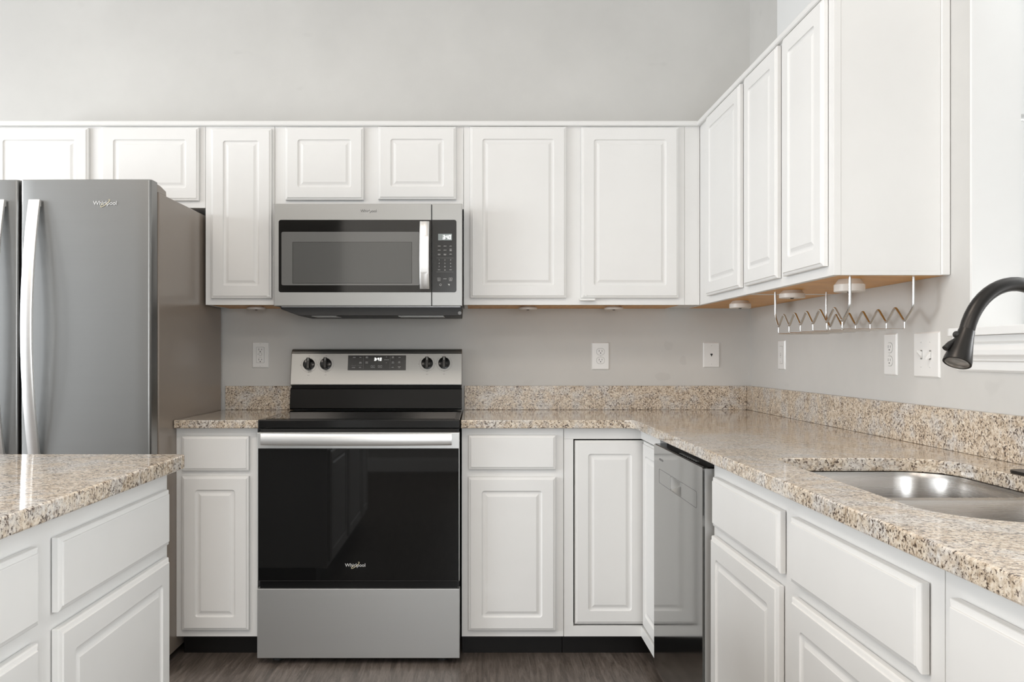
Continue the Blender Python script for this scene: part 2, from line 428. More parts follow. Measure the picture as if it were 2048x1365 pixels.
# ------------------------------------------------------------------ setting
struct('floor', boxes((LW-5, 160, -300, D+5, -2, 0)), 'floor')
struct('ceiling', boxes((LW-5, 160, -300, D+5, CEIL, CEIL+2)), 'ceiling')
struct('wall_back', boxes((LW-5, 160, D, D+5, 0, CEIL)), 'wall_touched')
WIN = (-63, 13, 14, 106)   # window of the left wall: d0, d1, z0, z1
struct('wall_left', boxes((LW-5, LW, 96, D, 0, CEIL), (LW-5, LW, WIN[1], 20, 0, CEIL), (LW-5, LW, 20, 96, 98, CEIL), (LW-5, LW, -300, WIN[0], 0, CEIL), (LW-5, LW, WIN[0], WIN[1], 0, WIN[2]), (LW-5, LW, WIN[0], WIN[1], WIN[3], CEIL)), 'wall')
fr = boxes((LW-3, LW-1, WIN[0], WIN[0]+2, WIN[2], WIN[3]), (LW-3, LW-1, WIN[1]-2, WIN[1], WIN[2], WIN[3]), (LW-3, LW-1, WIN[0]+2, WIN[1]-2, WIN[2], WIN[2]+2), (LW-3, LW-1, WIN[0]+2, WIN[1]-2, WIN[3]-2, WIN[3]), (LW-3, LW-1, -26, -24, WIN[2]+2, WIN[3]-2))
struct('window_1', fr, 'trim')
struct('wall_rear', boxes((-50, -2, RW-5, RW, 0, CEIL), (44, XW+5, RW-5, RW, 0, CEIL), (-2, 44, RW-5, RW, 0, 25), (-2, 44, RW-5, RW, 99, CEIL), (-55, -50, -300, RW, 0, CEIL), (-115, -110, -300, RW, 0, CEIL), (LW, -184, RW-5, RW, 0, CEIL), (-120, -115, RW-5, RW, 0, CEIL), (-184, -120, RW-5, RW, 0, 14), (-184, -120, RW-5, RW, 106, CEIL), (-115, -50, -302, -297, 0, CEIL)), 'wall')
struct('added_door_2', boxes((LW-3, LW-1, 20, 22, 0, 98), (LW-3, LW-1, 94, 96, 0, 98), (LW-3, LW-1, 22, 94, 96, 98), (LW-3, LW-1, 22, 94, 0, 2), (LW-3, LW-1, 57, 59, 2, 96)), 'trim')  # unseen patio door frame, added around the left fill
struct('added_window_3', boxes((-184, -182, RW-3, RW-1, 14, 106), (-122, -120, RW-3, RW-1, 14, 106), (-182, -122, RW-3, RW-1, 14, 16), (-182, -122, RW-3, RW-1, 104, 106), (-153, -151, RW-3, RW-1, 16, 104)), 'trim')  # unseen frame, added around the rear left fill
struct('added_window_2', boxes((-2, 44, RW-3, RW-1, 25, 27), (-2, 44, RW-3, RW-1, 97, 99), (-2, 0, RW-3, RW-1, 27, 97), (42, 44, RW-3, RW-1, 27, 97), (20, 22, RW-3, RW-1, 27, 97)), 'trim')  # unseen frame, added around the frontal fill
struct('baseboard_rear', boxes((-50, XW, RW, RW+0.6, 0, 4.6), (-50, XW, RW, RW+0.35, 4.6, 5.3)), 'trim')
PT = (24, 86, 48.4, 108)   # pass-through in the right wall: d0, d1, ledge, head
struct('wall_right', boxes((XW, XW+4.8, PT[1], D, 0, CEIL), (XW, XW+4.8, RW, PT[0], 0, CEIL), (XW, XW+4.8, PT[0], PT[1], 0, PT[2]-0.8), (XW, XW+4.8, PT[0], PT[1], PT[3], CEIL)), 'wall')
struct('trim_1', boxes((XW-0.04, XW+4.82, PT[1]-0.35, PT[1]-0.01, PT[2]+0.02, PT[3]-0.4), (XW-0.04, XW+4.82, PT[0]+0.01, PT[0]+0.35, PT[2]+0.02, PT[3]-0.4), (XW-0.04, XW+4.82, PT[0]+0.01, PT[1]-0.01, PT[3]-0.39, PT[3]-0.01)), 'trim', label='white jamb lining of the pass-through opening')
bm = bmesh.new()
prism(bm, [(XW-1.3, 84), (XW-1.3, 87.6), (XW-0.9, 88.6), (XW, 88.6), (XW, 86.02), (XW+4.8, 86.02), (XW+4.8, 22), (XW-1.3, 22)], PT[2]-0.78, PT[2], 'z')
struct('trim_2', bm, 'trim', 0.06, 'white ledge of the pass-through')
bm = bmesh.new()
prof = [(0, 47.6), (-0.75, 47.6), (-0.75, 47.0), (-0.5, 46.75), (-0.62, 46.6), (-0.8, 46.2), (-0.8, 45.75), (-0.6, 45.5), (-0.5, 45.3), (-0.5, 45.2), (-0.32, 45.05), (-0.3, 44.3), (-0.12, 44.1), (0, 44.1)]
prism(bm, [(XW+a, b) for a, b in prof], 22, 87.9, 'y')
struct('trim_3', bm, 'trim', 0, 'moulded apron under the pass-through ledge')
# the room on the other side of the pass-through
struct('wall_side_room', boxes((155, 160, -80, D, 0, CEIL), (XW+4.8, 155, -85, -80, 0, CEIL)), 'white_wall')
struct('trim_4', boxes((XW+4.82, 72, 87.0, 89, 69.9, CEIL)), 'trim', 0.05, 'flat white board above the panelled door')
t5 = struct('door_1', boxes((XW+4.82, 72, 87.9, 89, 0, 69.5)), 'trim')
bm = bmesh.new(); rings(bm, panel_loops(16, 69, True)); part('door_leaf', bm, 'trim', t5, (XW+4.9, 87.85, 0.3))
# white painted upper wall right of the back corner
struct('wall_upper', boxes((XW-0.06, XW-0.005, 66, 140.8, 84.6, CEIL)), 'white_wall')

# ------------------------------------------------------------------ wall cabinets on the back wall
FU = 143.0; ZU = 54.0; HU = 84.25-ZU
def up(name, label, X0, X1, z0, doors, under=False, **k):
    return cabinet(name, label, (X0, FU, z0), 0, X1-X0, 84.25-z0, D-FU-0.03, [('door', a-X0, b-X0, c-z0, d-z0) for a, b, c, d in doors], 0, under, **k)
up('wall_cabinet', 'short wide white wall cabinet with two doors above the refrigerator', -80.85, -44.45, 70.0, [(-79.5, -63.46, 71.1, 83.1), (-61.4, -45.34, 71.1, 83.15)])
nc = up('wall_cabinet', 'narrow tall white wall cabinet with one door between refrigerator and microwave', -44.42, -33.0, ZU, [(-43.37, -33.4, 55.05, 82.95)], True)
up('wall_cabinet', 'short white wall cabinet with two small doors above the microwave', -32.97, -1.9, 69.78, [(-31.15, -18.28, 71.2, 83.15), (-15.9, -3.1, 71.3, 83.25)])
c4 = up('wall_cabinet', 'tall white wall cabinet with two wide doors right of the microwave', -1.87, 34.55, ZU, [(-0.82, 15.0, 55.1, 83.25), (17.46, 33.45, 55.1, 83.15)], True)
def disc(parent, x, z):
    bm = bmesh.new(); lathe(bm, [(0.24, 0.0), (0.24, -0.03), (0.17, -0.05)], x, -0.836+0.085, z, 'y', 16); part('adhesive_spot', bm, 'plate', parent, smooth=40)
disc(c4, 18.15+1.87, 55.6-ZU); disc(nc, -33.95+44.42, 55.45-ZU)
part('latch', boxes((19.0, 21.6, -1.05, -0.3, 0.62, 1.02)), 'plate', c4, bev=0.12, label='small white plastic latch')
part('filler_strip', boxes((36.44, 38.9, 0.0, 0.75, 0, HU)), 'white', c4, bev=0.03)
part('cabinet_back_corner', boxes((36.48, 38.9, 0.8, 11.9, 0.1, HU)), 'white', c4)
# ------------------------------------------------------------------ wall cabinets on the right wall
XF = 37.1
def upr(label, d_far, d_near, doors):
    return cabinet('wall_cabinet', label, (XF, d_far, ZU), -PI/2, d_far-d_near, HU, XW-XF-0.03, [('door', d_far-a, d_far-b, c-ZU, d-ZU) for a, b, c, d in doors], 0, True)
upr('white right-wall cabinet with a single door next to the back corner', 154.95, 118.72, [(137.0, 119.75, 55.05, 83.2)])
c6 = upr('white right-wall cabinet with two narrow doors and a wide bare side panel', 118.68, 89.7, [(117.7, 104.95, 55.05, 83.2), (103.0, 91.0, 55.05, 83.2)])
part('scribe_moulding', boxes((28.97, 29.2, 11.05, 11.95, 0.0, HU)), 'white', c6, bev=0.1, seg=3)
# crown strips
bm = bmesh.new()
pf = [(0, 0), (-0.42, 0), (-0.56, 0.1), (-0.62, 0.3), (-0.62, 0.62), (-0.5, 0.82), (0, 0.88)]
prism(bm, [(FU-0.01+a, 83.4+b) for a, b in pf], -80.85, XF-0.03, 'x')
struct('trim_5', bm, 'white', 0, 'rounded white strip along the tops of the back wall cabinets')
bm = bmesh.new(); prism(bm, [(XF-0.01+a, 83.4+b) for a, b in pf], 89.7, 142.4, 'y')
struct('trim_6', bm, 'white', 0, 'rounded white strip along the tops of the right wall cabinets')

# ------------------------------------------------------------------ base cabinets
FB = 131.0; TOE = 3.2; HB = 34.72
cabinet('base_cabinet', 'narrow white base cabinet with one drawer and one door between refrigerator and range', (-45.1, FB, 0), 0, 12.3, HB, D-FB-0.05,
        [('drawer_front', 1.0, 11.1, 28.3, 33.5), ('door', 1.0, 11.1, 4.3, 27.5)], TOE, inset=(0.45, 0.05))
cabinet('base_cabinet', 'white base cabinet with one drawer and one door right of the range', (-2.02, FB, 0), 0, 15.38, HB, D-FB-0.05,
        [('drawer_front', 1.04, 14.18, 28.5, 33.65), ('door', 1.0, 14.15, 4.25, 27.35)], TOE)
# corner cabinet with a folding door set into its opening
XB = 25.1
cc = thing('corner_cabinet', 'white corner base cabinet with a folding raised panel door left of the dishwasher', 'cabinet', (13.4, FB, 0))
def q(X, d): return (X-13.4, d-FB)
full = [q(13.42, 131), q(XB, 131), q(XB, 117.6), q(XW-0.1, 117.6), q(XW-0.1, D-0.05), q(13.42, D-0.05)]
rec = [q(13.42, 131), q(14.85, 131), q(14.85, 132.6), q(26.7, 132.6), q(26.7, 118.6), q(XB, 118.6), q(XB, 117.6), q(XW-0.1, 117.6), q(XW-0.1, D-0.05), q(13.42, D-0.05)]
bm = bmesh.new(); prism(bm, full, TOE, 4.78, 'z'); part('bottom_rail', bm, 'white', cc, bev=0.03)
bm = bmesh.new(); prism(bm, full, 33.05, HB, 'z'); part('top_rail', bm, 'white', cc, bev=0.03)
bm = bmesh.new(); prism(bm, [q(13.42, 131), q(14.85, 131), q(14.85, 132.6), q(13.42, 132.6)], 4.79, 33.04, 'z')
part('stile', bm, 'white', cc)
bm = bmesh.new(); prism(bm, [q(XB, 117.6), q(26.7, 117.6), q(26.7, 118.6), q(XB, 118.6)], 4.79, 33.04, 'z')
part('stile', bm, 'white', cc)
bm = bmesh.new(); prism(bm, [q(13.42, 132.62), q(26.72, 132.62), q(26.72, 117.6), q(XW-0.1, 117.6), q(XW-0.1, D-0.05), q(13.42, D-0.05)], 4.79, 33.04, 'z')
part('carcass', bm, 'gap', cc)
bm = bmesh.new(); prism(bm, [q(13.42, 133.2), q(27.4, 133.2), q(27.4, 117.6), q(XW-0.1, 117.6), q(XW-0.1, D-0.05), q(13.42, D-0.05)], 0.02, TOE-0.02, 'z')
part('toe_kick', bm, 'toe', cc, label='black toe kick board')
bm = bmesh.new(); rings(bm, panel_loops(10.65, 27.8, True)); dl = part('door', bm, 'white', cc, (15.06-13.4, 0.75, 5.02))
bm = bmesh.new(); rings(bm, panel_loops(11.3, 27.8, True)); part('door', bm, 'white', cc, (XB+0.75-13.4, 130.2-FB, 5.02), (0, 0, -PI/2))
# sink cabinet and the drawer cabinet nearest the camera (right run, fronts face left)
def brun(name, label, d_far, d_near, fronts, **k):
    return cabinet(name, label, (XB, d_far, 0), -PI/2, d_far-d_near, HB, XW-XB-0.1, [(n, d_far-a, d_far-b, c, e) for n, a, b, c, e in fronts], TOE, **k)
brun('sink_cabinet', 'white sink base cabinet with two drawer fronts above two doors right of the dishwasher', 91.0, 46.35,
     [('drawer_front', 89.5, 69.85, 28.1, 33.15), ('drawer_front', 67.4, 47.75, 28.1, 33.15), ('door', 90.0, 70.2, 4.3, 27.0), ('door', 67.2, 47.75, 4.3, 27.0)], hollow=True)
brun('base_cabinet', 'white drawer base cabinet at the lower right edge of the photo', 46.3, 20.0,
     [('drawer_front', 44.9, 21.4, 28.1, 33.15), ('door', 44.9, 33.3, 4.3, 27.0), ('door', 33.0, 21.4, 4.3, 27.0)])
# island (fronts face right)
XI = -29.5
il = [('drawer_front', 60.3, 82.0, 27.8, 33.0), ('drawer_front', 36.0, 57.5, 27.8, 33.0), ('door', 60.3, 82.0, 4.3, 26.6), ('door', 36.0, 57.5, 4.3, 26.6)]
cabinet('island_cabinet', 'white kitchen island cabinet with drawers over doors in the left foreground', (XI, 22.0, 0), PI/2, 61.1, HB, 28.0,
        [(n, a-22, b-22, c, e) for n, a, b, c, e in il]+[('drawer_front', 1.2, 11.8, 27.8, 33.0), ('door', 1.2, 11.8, 4.3, 26.6)], TOE)

# ------------------------------------------------------------------ granite worktops
ZC0, ZC = 34.76, 36.0
wl = thing('worktop', 'short granite worktop between refrigerator and range', 'worktop', (-45.0, 129.5, ZC0))
bm = bmesh.new(); prism(bm, [(0.0, 0), (12.7, 0), (12.7, 25.45), (0.5, 25.45)], 0, ZC-ZC0, 'z')
part('slab', bm, 'granite', wl, bev=0.16, seg=3)
part('backsplash', boxes((0.62, 12.85, 24.72, 25.45, ZC-ZC0+0.02, 5.45)), 'granite_splash', wl, bev=0.04)
wr = thing('worktop', 'long L-shaped granite worktop with the sink cut into it', 'worktop', (-2.1, 129.5, ZC0))
def c(X, d): return (X+2.1, d-129.5)
outer = [c(-2.1, 129.5), c(22.4, 129.5), c(23.2, 129.25), c(23.6, 128.8), c(23.75, 128.1), c(23.75, 19.0), c(XW-0.06, 19.0), c(XW-0.06, 154.95), c(-2.1, 154.95)]
SX0, SX1, SD0, SD1 = 28.0, 43.7, 49.9, 81.7
hole = [c(a, b) for a, b in rrect(SX0, SX1, SD0, SD1, (6.5, 6.5, 4.5, 1.6), 10)]
bm = bmesh.new(); slab_holes(bm, outer, [hole], 0, ZC-ZC0)
part('slab', bm, 'granite', wr, bev=0.14, seg=3)
part('backsplash', boxes((0.25, 50.4, 24.72, 25.45, ZC-ZC0+0.02, 5.5)), 'granite_splash', wr, bev=0.04)
part('backsplash', boxes((50.44, XW+2.05, -110.5, 25.45, ZC-ZC0+0.02, 5.5)), 'granite_splash', wr, bev=0.04)
iw = thing('island_worktop', 'granite worktop of the island in the left foreground', 'worktop', (-28.0, 20.0, ZC0))
bm = bmesh.new(); prism(bm, rrect(-31.5, 0, 0, 64.2, (0.5, 0.5, 0.7, 0.7), 4), 0, ZC-ZC0+0.1, 'z')
part('slab', bm, 'granite', iw, bev=0.16, seg=3)

# ------------------------------------------------------------------ sink
sk = thing('sink', 'stainless steel double bowl sink set under the granite worktop', 'sink', (SX0, SD0, 26.5))
def s(X, d): return (X-SX0, d-SD0)
MID = 66.3
b1 = (SX0+0.05, SX1-0.05, MID+0.55, SD1-0.05, (2.2, 2.2, 4.4, 1.6)); b2 = (SX0+0.05, SX1-0.05, SD0+0.05, MID-0.55, (6.4, 6.4, 2.2, 2.2))
bm = bmesh.new()
lo = [[s(a, b) for a, b in rrect(*bb, 10)] for bb in (b1, b2)]
slab_holes(bm, [s(a, b) for a, b in rrect(SX0-0.7, SX1+0.7, SD0-0.7, SD1+0.7, 3.5, 8)], lo, 8.14, 8.21)
part('rim', bm, 'sink', sk, smooth=30)
for bb in (b1, b2):
    x0, x1, y0, y1, r = bb; bm = bmesh.new(); L = []
    for ins, z in ((0, 8.2), (0.06, 8.0), (0.14, 7.7), (0.3, 5), (0.5, 1.6), (0.8, 0.7), (1.4, 0.2), (2.4, 0.05)):
        L.append([(*s(a, b), z) for a, b in rrect(x0+ins, x1-ins, y0+ins, y1-ins, tuple(max(0.3, v-ins*0.5) for v in r), 10)])
    rings(bm, L, False, True)
    bmesh.ops.reverse_faces(bm, faces=bm.faces[:])
    bo = part('bowl', bm, 'sink', sk, smooth=40)
    bm = bmesh.new(); lathe(bm, [(1.7, 0.06), (1.7, 0.14), (1.3, 0.16), (1.2, 0.08)], *s((x0+x1)/2, (y0+y1)/2), 0)
    part('drain', bm, 'chrome', bo, smooth=40)

# ------------------------------------------------------------------ faucet
fa = thing('faucet', 'dark bronze gooseneck faucet with pull-down spray head behind the sink', 'faucet', (44.9, 66.0, ZC))
bm = bmesh.new(); prism(bm, rrect(-0.95, 0.95, -5.6, 5.9, 0.9, 6), 0.02, 0.28, 'z'); part('deck_plate', bm, 'faucet', fa, bev=0.05)
U = Vector((-0.955, -0.295, 0))
def fp(sv, z): return U*sv+Vector((0, 0, z-ZC))
bm = bmesh.new(); tube(bm, [fp(0, 36.3), fp(0, 37), fp(0, 41), fp(0, 41.6)], [1.1, 0.95, 0.85, 0.6], 24); part('faucet_body', bm, 'faucet', fa, smooth=40)
R0 = 4.85; zc = 46.15; pts = [fp(0, 41.5), fp(0, 44)]
for k in range(0, 25):
    a = PI-(PI/2+math.radians(74))*k/24
    pts.append(fp(R0+R0*math.cos(a), zc+R0*math.sin(a)))
bm = bmesh.new(); tube(bm, pts, 0.53, 24); part('neck', bm, 'faucet', fa, smooth=50)
e = pts[-1]; dr = (pts[-1]-pts[-2]).normalized()
dr = (dr+Vector((-0.12, -0.18, 0))).normalized()
hp = [e+dr*k for k in (0.03, 0.45, 1.1, 1.8, 2.45, 2.68)]
bm = bmesh.new(); tube(bm, hp, [0.56, 0.60, 0.70, 0.83, 0.95, 0.96], 28); hd = part('spray_head', bm, 'faucet', fa, smooth=50)
bm = bmesh.new(); tube(bm, [e+dr*2.66, e+dr*2.71], [0.84, 0.76], 24); part('spray_face', bm, 'chrome', hd, smooth=40)
side = Vector((-0.97, -0.1, -0.2)).normalized()
side = (side-dr*side.dot(dr)).normalized()
bm = bmesh.new(); tube(bm, [e+dr*0.6+side*0.5, e+dr*0.6+side*0.72, e+dr*0.6+side*0.82], [0.24, 0.24, 0.16], 16); part('button', bm, 'black_dull', hd, smooth=50)
bm = bmesh.new(); tube(bm, [e+dr*1.05+side*0.62, e+dr*1.5+side*0.88, e+dr*2.0+side*1.1], [0.12, 0.2, 0.22], 14); part('spray_lever', bm, 'black_dull', hd, smooth=50)

# ------------------------------------------------------------------ refrigerator
fz = thing('refrigerator', 'grey stainless French door refrigerator with curved handles at the left edge', 'refrigerator', (-45.25, 121.0, 0), math.radians(-0.85))
part('cabinet_body', boxes((-36.3, 0, 3.1, 32, 1.2, 69.0)), 'fridge_side', fz, bev=0.15, seg=3, label='taupe painted body')
part('gasket_gap', boxes((-36.1, -0.25, 2.45, 3.09, 2.0, 68.6)), 'gap', fz)
def fdoor(x0, x1, z0, z1):
    # slightly bowed door skin with rounded vertical edges
    bm = bmesh.new(); L = []; R = 0.42
    ds = [0, 0.03, 0.09, 0.18, 0.3, 0.42]; w_ = x1-x0
    xs = ds+[R+(w_-2*R)*k/10 for k in range(1, 10)]+[w_-d for d in ds[::-1]]
    for d in xs:
        u = d/w_; near = min(d, w_-d)
        e = R-math.sqrt(max(0, R*R-(R-near)**2)) if near < R else 0
        y = -0.12*(1-(2*u-1)**2)+e
        L.append([(x0+d, y, z0+0.1), (x0+d, y+0.12, z0), (x0+d, 2.45, z0), (x0+d, 2.45, z1), (x0+d, y+0.3, z1), (x0+d, y+0.06, z1-0.12)])
    rings(bm, L); return bm
for nm, x0, x1 in (('right', -18.35, 0.0), ('left', -36.4, -18.65)):
    dd = part('door', fdoor(x0, x1, 29.0, 70.3), 'fridge', fz, smooth=35)
    hx = x0+2.35 if nm == 'right' else x1-2.3
    bm = bmesh.new(); L = []
    for k in range(33):
        u = k/32; z = 31.2+(67.35-31.2)*u
        bow = -0.75-2.15*math.sin(PI*u)**0.9
        L.append([(hx-0.78, bow, z), (hx-0.62, bow-0.1, z), (hx+0.62, bow-0.1, z), (hx+0.78, bow, z), (hx+0.78, bow+0.42, z), (hx-0.78, bow+0.42, z)])
    rings(bm, L)
    for z in (31.6, 66.9): box(bm, hx-0.6, hx+0.6, -0.85, 0.3, z-0.4, z+0.4)
    part('handle', bm, 'bright', dd, smooth=35, label='bowed bright steel handle')
    if nm == 'right': logo(dd, -6.35, 66.95, 3.05, -0.15, 'logo_light', 'logo_gold')
part('freezer_drawer', fdoor(-36.4, 0.0, 2.5, 28.7), 'fridge', fz, smooth=35)
bm = bmesh.new(); prism(bm, [(2.6, 69.02), (2.6, 70.2), (4.2, 70.15), (6.4, 69.75), (6.6, 69.02)], -3.2, -0.2, 'x'); part('hinge_cover', bm, 'fridge_side', fz, bev=0.1, label='grey hinge cover')
bm = bmesh.new(); prism(bm, [(2.6, 69.02), (2.6, 70.2), (4.2, 70.15), (6.4, 69.75), (6.6, 69.02)], -36, -33, 'x'); part('hinge_cover', bm, 'fridge_side', fz, bev=0.1, label='grey hinge cover')
part('kick_grille', boxes((-36, -0.3, 2.6, 3.08, 0.05, 1.9)), 'black_dull', fz)

# ------------------------------------------------------------------ microwave
mw = thing('microwave', 'stainless over-the-range microwave with dark window hung under the wall cabinet', 'microwave', (-31.85, 137.3, 53.5))
W, H = 29.85, 16.2
part('body', boxes((0.1, W-0.05, 0.9, 5.6, 0.02, H), (0.1, W-0.95, 5.6, 17.65, 0.02, H)), 'black_dull', mw, bev=0.05)
DW_ = 24.95
md_ = part('door', boxes((0, DW_, 0, 0.88, 0, H)), 'steel_dim', mw, bev=0.09, seg=3)
def zmw(y): return (711-y)/12.64+EYE-53.5
def xmw(p): return (p-950)/12.64+31.85
bm = bmesh.new(); prism(bm, rrect(0.78, DW_-0.03, zmw(585), zmw(440), (0.35, 0.02, 0.02, 0.35), 6), -0.05, 0.0, 'y'); wg = part('door_glass', bm, 'mw_glass', md_, bev=0.015, label='black glass door panel')
bm = bmesh.new()
x0, x1, z0, z1 = xmw(563), xmw(839), zmw(571), zmw(464); a0, a1, b0, b1 = xmw(585), xmw(824), zmw(567.5), zmw(484.5)
O = rrect(x0, x1, z0, z1, 0.25, 4); N = rrect(a0, a1, b0, b1, 0.1, 4)
rings(bm, [[(a, -0.052, b) for a, b in O], [(a, -0.075, b) for a, b in O], [(a, -0.066, b) for a, b in N]], False, False)
part('window_frame', bm, 'mw_frame', md_)
bm = bmesh.new(); prism(bm, rrect(a0+0.05, a1-0.05, b0+0.05, b1-0.05, 0.08, 4), -0.069, -0.054, 'y'); part('window_screen', bm, 'mw_screen', md_, label='grey perforated window screen')
bm = bmesh.new(); L = []; hx = xmw(849.5)
for k in range(25):
    u = k/24; z = zmw(579)+(zmw(444)-zmw(579))*u; bow = -0.55-0.95*math.sin(PI*u)**0.8
    L.append([(hx-0.74, bow, z), (hx-0.6, bow-0.1, z), (hx+0.6, bow-0.1, z), (hx+0.74, bow, z), (hx+0.74, bow+0.3, z), (hx-0.74, bow+0.3, z)])
rings(bm, L)
for z in (zmw(575), zmw(448)): box(bm, hx-0.5, hx+0.5, -0.6, 0.02, z-0.25, z+0.25)
part('handle', bm, 'bright', md_, smooth=35, label='bright steel bar handle')
logo(md_, xmw(737), zmw(422), 2.35, -0.02, 'logo_dark', 'logo_light')
cp = part('control_panel', boxes((DW_+0.09, W, 0, 0.88, 0, H)), 'steel_dim', mw, bev=0.09, seg=3)
bm = bmesh.new(); prism(bm, rrect(DW_+0.12, xmw(913), zmw(585), zmw(440), (0.02, 0.35, 0.35, 0.02), 6), -0.05, 0.0, 'y'); part('keypad', bm, 'panel_grey', cp, bev=0.015, label='black keypad panel')
part('display', boxes((xmw(876.3), xmw(903.8), -0.065, -0.05, zmw(481), zmw(468))), 'lcd', cp, label='grey clock display')
bm = bmesh.new(); seg_digits(bm, '3:40', xmw(885.2), zmw(478.7), 0.62, 0.0, 0.08, 0.15); part('clock_digits', bm, 'digits', cp, (0, -0.07, 0))
bm = bmesh.new()
for zz in (492.5, 500.5, 508.5):
    for xx, ww in ((878.5, 0.5), (890, 0.5), (901.5, 0.42)): word_mark(bm, xmw(xx), zmw(zz), ww*0.9, 0.075)
for xx, zz in ((901.5, 498.6), (878.5, 510.5), (890, 510.5), (901.5, 502.2)): word_mark(bm, xmw(xx), zmw(zz), 0.36, 0.06)
for i, ch in enumerate('123456789'):
    text_into(bm, ch, 0.30, xmw((878.3, 889.8, 901.3)[i % 3]), zmw((520.2, 527.0, 533.7)[i//3]))
text_into(bm, '0', 0.30, xmw(889.8), zmw(540.3))
word_mark(bm, xmw(878.3), zmw(540), 0.42, 0.07); word_mark(bm, xmw(901.3), zmw(540), 0.42, 0.07)
for xx in (878, 901.3):
    for k in (-1, 1): 
        x = xmw(xx)+k*0.13; z = zmw(558)
        for r in ((x-0.12, x+0.12, z-0.15, z-0.125), (x-0.12, x+0.12, z+0.125, z+0.15), (x-0.12, x-0.095, z-0.15, z+0.15), (x+0.095, x+0.12, z-0.15, z+0.15)): line_mark(bm, *r)
    word_mark(bm, xmw(xx), zmw(561.8), 0.5, 0.06)
word_mark(bm, xmw(889.8), zmw(558), 0.55, 0.07)
ring_mark(bm, xmw(881), zmw(570), 0.15, 0.035, 0, 2*PI, n=14)
bm.faces.new([V(bm, (xmw(a), 0, zmw(b))) for a, b in ((895.5, 568.2), (899.6, 568.6), (898.2, 572.4), (897.6, 570.2))])
part('key_markings', bm, 'mark', cp, (0, -0.056, 0))
bm = bmesh.new(); line_mark(bm, xmw(873), xmw(907), zmw(516.3), zmw(516.0)); line_mark(bm, xmw(873), xmw(907), zmw(544.5), zmw(544.2))
part('key_divider', bm, 'mark_dim', cp, (0, -0.056, 0))
# underside grille hangs below the doors
bm = bmesh.new(); prism(bm, [(0.7, 0.0), (0.9, -0.45), (3.6, -1.45), (W-0.2, -1.45), (W-0.1, 0.0)], 1.3, 13.5, 'y')
un = part('underside', bm, 'black_dull', mw, bev=0.04, label='black vented underside')
bm = boxes((1.0, W-0.3, 0.95, 1.28, -0.12, 0.0)); part('lower_lip', bm, 'steel', mw)
for x0, x1 in ((5.5, 9.5), (19.5, 26.8)): part('grease_filter', boxes((x0, x1, 2.5, 8, -1.52, -1.44)), 'steel', un)
bm = bmesh.new(); lathe(bm, [(0.28, -0.06), (0.28, 0.0)], W-0.45, 1.28, -1.05, 'y', 14); part('screw', bm, 'mw_frame', un)

# ------------------------------------------------------------------ range
rg = thing('range', 'stainless electric range with black glass oven door and smooth black cooktop', 'range', (-32.15, 128.0, 0))
RWD = 29.9
part('body', boxes((0.08, RWD-0.08, 1.6, 25.6, 1.4, 34.75)), 'black_dull', rg, bev=0.05)
ct = part('cooktop', boxes((0, RWD, 0.4, 22.4, 34.85, 36.15)), 'black', rg, bev=0.14, seg=3)
part('glass_surface', boxes((0.9, RWD-0.75, 1.6, 21.7, 36.152, 36.2)), 'black_glass', ct, bev=0.02)
bm = bmesh.new(); prism(bm, [(22.35, 36.25), (22.15, 36.5), (22.75, 39.75), (22.95, 40.0), (25.6, 40.0), (25.6, 36.25)], 0.05, RWD-0.05, 'x')
bm2 = boxes()
part('back_riser', bm, 'black', rg, bev=0.06)
part('vent_gap', boxes((0.15, RWD-0.15, 23.3, 25.5, 40.0, 40.9)), 'gap', rg)
AN = math.atan(0.2456)
cpn = part('control_panel', (lambda bm: (prism(bm, [(0.0, 0.0), (0.0, 5.55), (0.12, 6.0), (0.45, 6.45), (0.95, 6.68), (1.6, 6.72), (1.9, 6.3), (0.9, 0.0)], 0.0, RWD, 'x'), bm)[1])(bmesh.new()), 'steel_dim', rg, (0, 22.55, 40.55), (-AN, 0, 0), bev=0.12, seg=3)
def xr(p): return (p-950)/11.4+32.15
def zr(y): return ((711-y)/11.4+EYE-40.55)/math.cos(AN)
bm = bmesh.new(); prism(bm, rrect(xr(697), xr(812.5), zr(741), zr(711.3), 0.03, 3), -0.035, 0.0, 'y'); dp = part('display', bm, 'panel_grey', cpn, label='black touch control display')
bm = bmesh.new(); seg_digits(bm, '3:40', xr(749.2), zr(722.2), 0.56, 0.0, 0.06, 0.2); part('clock_digits', bm, 'digits', cpn, (0, -0.045, 0))
bm = bmesh.new()
for px, py, ww in ((709.5, 715.4, 0.5), (721.8, 715.4, 0.36), (734.5, 714.4, 0.45), (734.5, 716.3, 0.45), (722, 725, 0.42), (722, 726.8, 0.45), (734.5, 724.6, 0.48), (734.5, 726.6, 0.48),
                   (708.5, 735.4, 0.6), (721.5, 735.2, 0.42), (773.8, 720.2, 0.85), (786.6, 714.2, 0.42), (786.6, 716.2, 0.42), (799.8, 715.5, 0.42), (786.6, 724.5, 0.4), (786.6, 726.5, 0.45), (799.5, 724, 0.4), (799.5, 726, 0.42), (786.6, 735, 0.42), (799.6, 733.8, 0.55), (799.6, 736, 0.35)):
    word_mark(bm, xr(px), zr(py), ww, 0.085)
for px in (747, 761.2):
    x, z = xr(px), zr(733.5)
    for r in ((x-0.34, x+0.34, z-0.2, z-0.165), (x-0.34, x+0.34, z+0.165, z+0.2), (x-0.34, x-0.305, z-0.2, z+0.2), (x+0.305, x+0.34, z-0.2, z+0.2)): line_mark(bm, *r)
    word_mark(bm, x, z, 0.2, 0.1)
part('key_markings', bm, 'mark', cpn, (0, -0.04, 0))
bm = bmesh.new()
for px in (727.8, 781): line_mark(bm, xr(px)-0.012, xr(px)+0.012, zr(738), zr(712.5))
